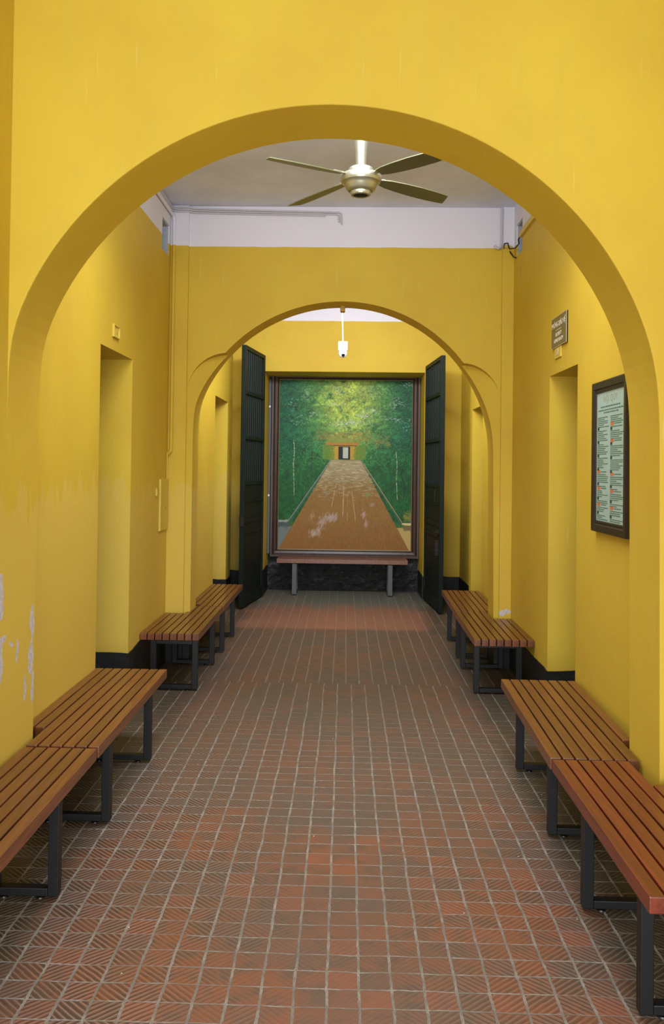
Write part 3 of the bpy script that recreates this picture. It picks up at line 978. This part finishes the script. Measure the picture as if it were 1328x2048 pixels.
# ------------------------------------------------------------------ ceiling fan
FX, FY = 0.07, 5.25
fan = thing('ceiling_fan', 'ceiling fan with four olive blades and a champagne metal motor', 'fan', (FX, FY, CZ))
dz = -CZ
MB().lathe([(0.085, 0.0), (0.085, -0.02), (0.072, -0.10), (0.05, -0.25), (0.036, -0.36), (0.031, 3.515 + dz)], n=40).build('downrod_cover', M_fan, fan, smooth=True)
MB().lathe([(0.021, 3.53 + dz), (0.021, 3.49 + dz)], n=24).build('downrod', M_white, fan, smooth=True)
MB().lathe([(0.03, 3.503 + dz), (0.072, 3.500 + dz), (0.076, 3.488 + dz), (0.076, 3.468 + dz), (0.112, 3.463 + dz), (0.125, 3.452 + dz), (0.127, 3.435 + dz), (0.118, 3.415 + dz), (0.104, 3.408 + dz), (0.098, 3.396 + dz), (0.088, 3.374 + dz), (0.076, 3.362 + dz), (0.062, 3.360 + dz)], n=56).build('motor_housing', M_fan, fan, smooth=True)
MB().lathe([(0.05, 3.365 + dz), (0.062, 3.362 + dz), (0.064, 3.35 + dz), (0.058, 3.338 + dz), (0.048, 3.334 + dz), (0.044, 3.34 + dz)], n=48).build('bottom_ring', M_fan, fan, smooth=True)
MB().lathe([(0.046, 3.345 + dz), (0.042, 3.336 + dz), (0.02, 3.331 + dz), (0.002, 3.330 + dz)], n=32).build('bottom_cap', M_dark, fan, smooth=True)
for a in (216.0, 33.5, 131.0, 314.0):
    b = bmesh.new()
    st = [(0.15, 0.030), (0.20, 0.043), (0.30, 0.053), (0.42, 0.058), (0.54, 0.056), (0.62, 0.050), (0.655, 0.044)]
    top, bot = [], []
    for r_, hw in st:
        sk = 0.012 * (r_ > 0.64)
        for lst, zz in ((top, 0.003), (bot, -0.003)):
            lst.append((b.verts.new((r_ + sk, hw, zz)), b.verts.new((r_ - sk, -hw, zz))))
    for lst in (top, bot):
        for p, q in zip(lst, lst[1:]):
            b.faces.new((p[0], q[0], q[1], p[1]))
    for e in (0, 1):
        for (p, q), (p2, q2) in zip(zip(top, top[1:]), zip(bot, bot[1:])):
            b.faces.new((p[e], q[e], q2[e], p2[e]))
    for e in (0, -1):
        b.faces.new((top[e][0], top[e][1], bot[e][1], bot[e][0]))
    m = MB()
    m.b.free()
    m.b = b
    bl = m.build('blade', M_blade, fan)
    Mx = Matrix.Translation((0, 0, 3.448 + dz)) @ Matrix.Rotation(rad(a), 4, 'Z') @ Matrix.Rotation(rad(2.0), 4, 'Y') @ Matrix.Rotation(rad(-12), 4, 'X')
    bl.matrix_local = Mx
    br = MB().prism([(0.085, -0.018), (0.13, -0.014), (0.16, -0.026), (0.20, -0.022), (0.215, 0), (0.20, 0.022), (0.16, 0.026), (0.13, 0.014), (0.085, 0.018)], 'z', 0.0035, 0.010).build('blade_bracket', M_fan, bl)

# ------------------------------------------------------------------ dome camera on a drop rod in the gate bay
cc = thing('dome_camera', 'white security dome camera hanging on a thin rod beyond the far arch', 'security camera', (-0.048, 10.0, 3.955))
MB().lathe([(0.04, 0), (0.04, -0.012), (0.012, -0.016)], n=20).build('ceiling_plate', M_white, cc, smooth=True)
MB().tube([(-0.03, 0, -0.01), (0, 0, -0.825)], 0.008, 12).build('drop_rod', M_white, cc, smooth=True)
MB().box(-0.054, 0.054, -0.045, 0.045, -0.925, -0.82, 0.008).build('housing', M_white, cc)
MB().lathe([(0.05, -0.925), (0.05, -0.95), (0.046, -0.97), (0.036, -0.99), (0.02, -1.0), (0.003, -1.003)], n=28).build('dome', M_white, cc, smooth=True)
MB().lathe([(0.002, -0.958), (0.016, -0.964), (0.022, -0.976), (0.014, -0.992), (0.002, -0.997)], 0.004, -0.034, 20).build('lens', M_dark, cc, smooth=True)

tag(MB().box(-0.066, -0.022, 7.76, 7.85, 3.085, 3.145, 0.012).build('soffit_bracket', M_ochre), 'small ochre block fixed under the crown of the far arch', 'bracket')

# ------------------------------------------------------------------ fittings on the left wall
XW = WL
p = thing('number_plate', 'small yellow-painted number plate above the left doorway', 'plate', (XW, 5.76, 2.58))
MB().box(0, 0.006, -0.075, 0.075, -0.042, 0.042, 0.002).build('back_plate', M_yel, p)
MB().box(0.006, 0.014, -0.075, 0.075, 0.034, 0.042).box(0.006, 0.014, -0.075, 0.075, -0.042, -0.034).box(0.006, 0.014, -0.075, -0.067, -0.034, 0.034).box(0.006, 0.014, 0.067, 0.075, -0.034, 0.034).build('rim', M_yel, p)
text_mesh('1', 0.06, (0.0075, 0.02, 0), (rad(90), 0, rad(90)), M_ochre, 'numeral', p, 0.002)

p = thing('wall_box', 'tall yellow-painted wall box low on the left wall beside the corner', 'box', (XW, 7.34, 1.365))
MB().box(0, 0.016, -0.14, 0.17, -0.215, 0.215, 0.003).build('cover', M_yel, p)
MB().lathe([(0.001, 0), (0.012, 0.001), (0.012, 0.006), (0.001, 0.008)], 0, 0, 12).build('lock', M_ochre, p, smooth=True, loc=(0.017, 0.06, -0.02)).rotation_euler = (0, rad(90), 0)
p = tag(MB().box(0, 0.012, -0.028, 0.028, -0.03, 0.03, 0.003).build('wall_switch', M_yel, loc=(XW, 7.10, 1.475)), 'little yellow-painted switch just left of the wall box', 'switch')

# conduits
tag(MB().tube([(-1.522, 4.2, 3.865), (-1.522, 7.45, 3.865), (-1.515, 7.500, 3.855), (-1.510, 7.512, 3.82), (-1.508, 7.512, 1.84), (-1.512, 7.505, 1.81), (-1.525, 7.47, 1.80)], 0.0145, 12)
    .build('wall_conduit', M_pipe_y, smooth=True), 'thick conduit running under the ceiling on the left wall and down its far corner', 'conduit')
tag(MB().tube([(-1.532, 7.47, 1.80), (-1.532, 7.47, 1.575)], 0.005, 8).build('cable', M_yel, smooth=True), 'thin painted cable dropping from the left conduit to the wall box', 'cable')
for i, (z, off, lab) in enumerate(((3.935, 0.0, 'uppermost of the thin white ceiling cables turning the left corner'), (3.918, 0.012, 'middle one of the thin white ceiling cables turning the left corner'), (3.90, 0.0, 'lowest of the thin white ceiling cables turning the left corner'))):
    r = 0.0075
    xr_ = -0.065 - 0.022 * i
    pts = [(-1.53, 4.2, z), (-1.53, 7.44, z), (-1.515, 7.505, z), (-1.46, 7.52, z), (-1.39, 7.522, z - 0.0), (-1.34, 7.545, z - 0.004), (-0.9, 7.550, z - 0.014)]
    if i == 2:
        pts += [(-0.30, 7.550, z - 0.022), (-0.20, 7.550, z - 0.024)]
    else:
        pts += [(xr_ - 0.02, 7.550, z - 0.03), (xr_, 7.550, z - 0.04), (xr_ + 0.002, 7.548, z - 0.06), (xr_ + 0.004, 7.548, 3.80 + 0.02 * i)]
    tag(MB().tube(pts, r, 10).build('ceiling_cable', M_pipe, smooth=True), lab, 'cable', 'thin white cables under the ceiling')
tag(MB().tube([(1.315, 7.515, 3.94), (1.312, 7.515, 3.63), (1.305, 7.515, 3.605), (1.285, 7.513, 3.592), (1.262, 7.513, 3.600), (1.255, 7.513, 3.618)], 0.0115, 12)
    .build('wall_conduit', M_pipe, smooth=True), 'white upright conduit hooking left at the right corner of the far arch wall', 'conduit')
tag(MB().tube([(1.325, 7.515, 3.610), (1.405, 7.515, 3.604)], 0.011, 10).build('wall_conduit', M_yel, smooth=True), 'short level yellow conduit across the right corner pilaster', 'conduit')
tag(MB().box(WR - 0.024, WR, 4.3, 7.20, 3.605, 3.652, 0.003).build('cable_trunking', M_yel), 'ochre trunking running high along the right wall', 'trunking')
tag(MB().tube([(1.412, 7.21, 3.62), (1.405, 7.25, 3.60), (1.408, 7.24, 3.565), (1.395, 7.33, 3.55), (1.375, 7.46, 3.575), (1.37, 7.49, 3.60), (1.362, 7.495, 3.635), (1.335, 7.50, 3.63), (1.33, 7.51, 3.59)], 0.006, 8)
    .build('cable', M_dark, smooth=True), 'black cable looping from the trunking past the right vent', 'cable')
tag(MB().tube([(1.38, 7.49, 3.56), (1.40, 7.43, 3.50), (1.415, 7.40, 3.485)], 0.006, 8).build('cable', M_dark, smooth=True), 'short black cable tail under the right vent', 'cable')
tag(MB().tube([(WR - 0.004, 7.27, 3.40), (WR - 0.004, 7.275, 3.30)], 0.004, 8).build('wall_hook', M_ochre, smooth=True), 'thin hook hanging on the right wall below the vent', 'hook')
p = thing('ceiling_speaker', 'small white round fitting high on the left wall by the near arch', 'fitting', (XW, 6.33, 3.70))
o = MB().lathe([(0.045, 0.0), (0.045, 0.03), (0.035, 0.05), (0.01, 0.055)], 0, 0, 20).build('body', M_white, p, smooth=True)
o.rotation_euler = (0, rad(90), 0)
o = MB().lathe([(0.02, 0.05), (0.02, 0.062), (0.004, 0.064)], 0, 0, 16).build('grille', M_dark, p, smooth=True)
o.rotation_euler = (0, rad(90), 0)

# ------------------------------------------------------------------ sign and plate above the right doorway
XR = WR
ROTR = (rad(90), 0, rad(-90))
p = thing('room_sign', 'brown-grey room sign with pale lettering above the right doorway', 'sign', (XR, 5.872, 2.632))
MB().box(-0.009, 0, -0.198, 0.198, -0.102, 0.102).build('back_plate', M_dark, p)
MB().box(-0.0125, -0.009, -0.2, 0.2, -0.104, 0.104).build('edge_plate', M_signedge, p)
MB().box(-0.0145, -0.011, -0.193, 0.193, -0.098, 0.098).build('face', M_sign, p)
text_mesh('PHÒNG BẢO VỆ', 0.052, (-0.015, 0, 0.045), ROTR, M_letter, 'lettering', p)
MB().box(-0.0155, -0.0145, -0.07, 0.07, 0.006, 0.010).build('rule', M_letter, p)
text_mesh('SECURITY', 0.036, (-0.015, 0, -0.022), ROTR, M_letter, 'lettering', p)
text_mesh('GUARD ROOM', 0.036, (-0.015, 0, -0.062), ROTR, M_letter, 'lettering', p)
p = thing('number_plate', 'small yellow-painted number plate under the brown-grey room sign', 'plate', (XR, 5.92, 2.492))
MB().box(-0.008, 0, -0.085, 0.085, -0.038, 0.036, 0.002).build('back_plate', M_yel, p)
text_mesh('31', 0.07, (-0.0085, 0, 0), ROTR, M_signedge, 'numeral', p, 0.002)

# ------------------------------------------------------------------ framed notice
rng = random.Random(5)
ps = thing('framed_notice', 'tall dark-framed notice with green print on the right wall above a bench', 'notice', (XR - 0.004, 4.70, 1.775))
YA_, YB_, ZA_, ZB_ = -0.305, 0.305, -0.415, 0.415
MB().box(-0.012, 0, YA_ + 0.02, YB_ - 0.02, ZA_ + 0.02, ZB_ - 0.02).build('backing', M_dark, ps)
MB().box(-0.014, -0.0125, YA_ + 0.06, YB_ - 0.06, ZA_ + 0.06, ZB_ - 0.06).build('paper', M_paper, ps)
b = bmesh.new()
rings = []
for o_, d in [(0.064, 0.013), (0.060, 0.020), (0.052, 0.021), (0.049, 0.018), (0.044, 0.018), (0.038, 0.026), (0.006, 0.028), (0.0, 0.024), (0.0, 0.0)]:
    rings.append([b.verts.new(q) for q in ((-d, YA_ + o_, ZA_ + o_), (-d, YB_ - o_, ZA_ + o_), (-d, YB_ - o_, ZB_ - o_), (-d, YA_ + o_, ZB_ - o_))])
for a_, c_ in zip(rings, rings[1:]):
    for i in range(4):
        b.faces.new((a_[i], a_[(i + 1) % 4], c_[(i + 1) % 4], c_[i]))
m = MB()
m.b.free()
m.b = b
m.build('frame', M_posterframe, ps)
text_mesh('NỘI QUY', 0.052, (-0.0143, 0, 0.312), ROTR, M_title, 'title', ps, 0.0002, spacing=1.12)
green, dark_, orange_ = MB(), MB(), MB()


def stroke(mb, y0, y1, z, h):        # y given from the reader's left (far end) to right (near end)
    mb.box(-0.0149, -0.0142, y0, y1, z - h / 2, z + h / 2)


for z, a, b2 in ((0.272, -0.17, 0.17), (0.254, -0.22, 0.21), (0.240, -0.14, 0.12)):
    yq = a
    while yq < b2:
        wd = rng.uniform(0.015, 0.04)
        stroke(green, yq, min(yq + wd, b2), z, 0.006)
        yq += wd + 0.008
ors = {0: (-0.02, -0.15, -0.25, -0.33, 0.02), 1: (0.21, 0.115, 0.03, -0.12, -0.28, 0.07)}
for colm, (ya, yb) in enumerate(((0.02, 0.225), (-0.235, -0.01))):
    z = 0.215
    k_ = 0
    while z > -0.345:
        if k_ % 7 == 6:
            stroke(dark_, yb - 0.03, yb, z, 0.014)
            z -= 0.013
            k_ += 1
            continue
        if k_ % 8 == 4 and z < 0.2 - 0.12 * (1 - colm):
            stroke(orange_, yb - 0.055, yb - 0.002, z, 0.017)
            stroke(green, ya + 0.04, yb - 0.065, z, 0.004)
            z -= 0.016
            k_ += 1
            continue
        yq = yb
        end = ya + rng.uniform(0.0, 0.12) * (1.0 if k_ % 3 else 0.2)
        while yq > end:
            wd = rng.uniform(0.012, 0.035)
            stroke(green, max(end, yq - wd), yq, z, 0.0042)
            yq -= wd + 0.005
        z -= 0.0102
        k_ += 1
green.build('printed_text', M_ink, ps)['kind'] = 'stuff'
dark_.build('printed_heading', M_ink2, ps)
orange_.build('orange_markers', M_orange, ps)
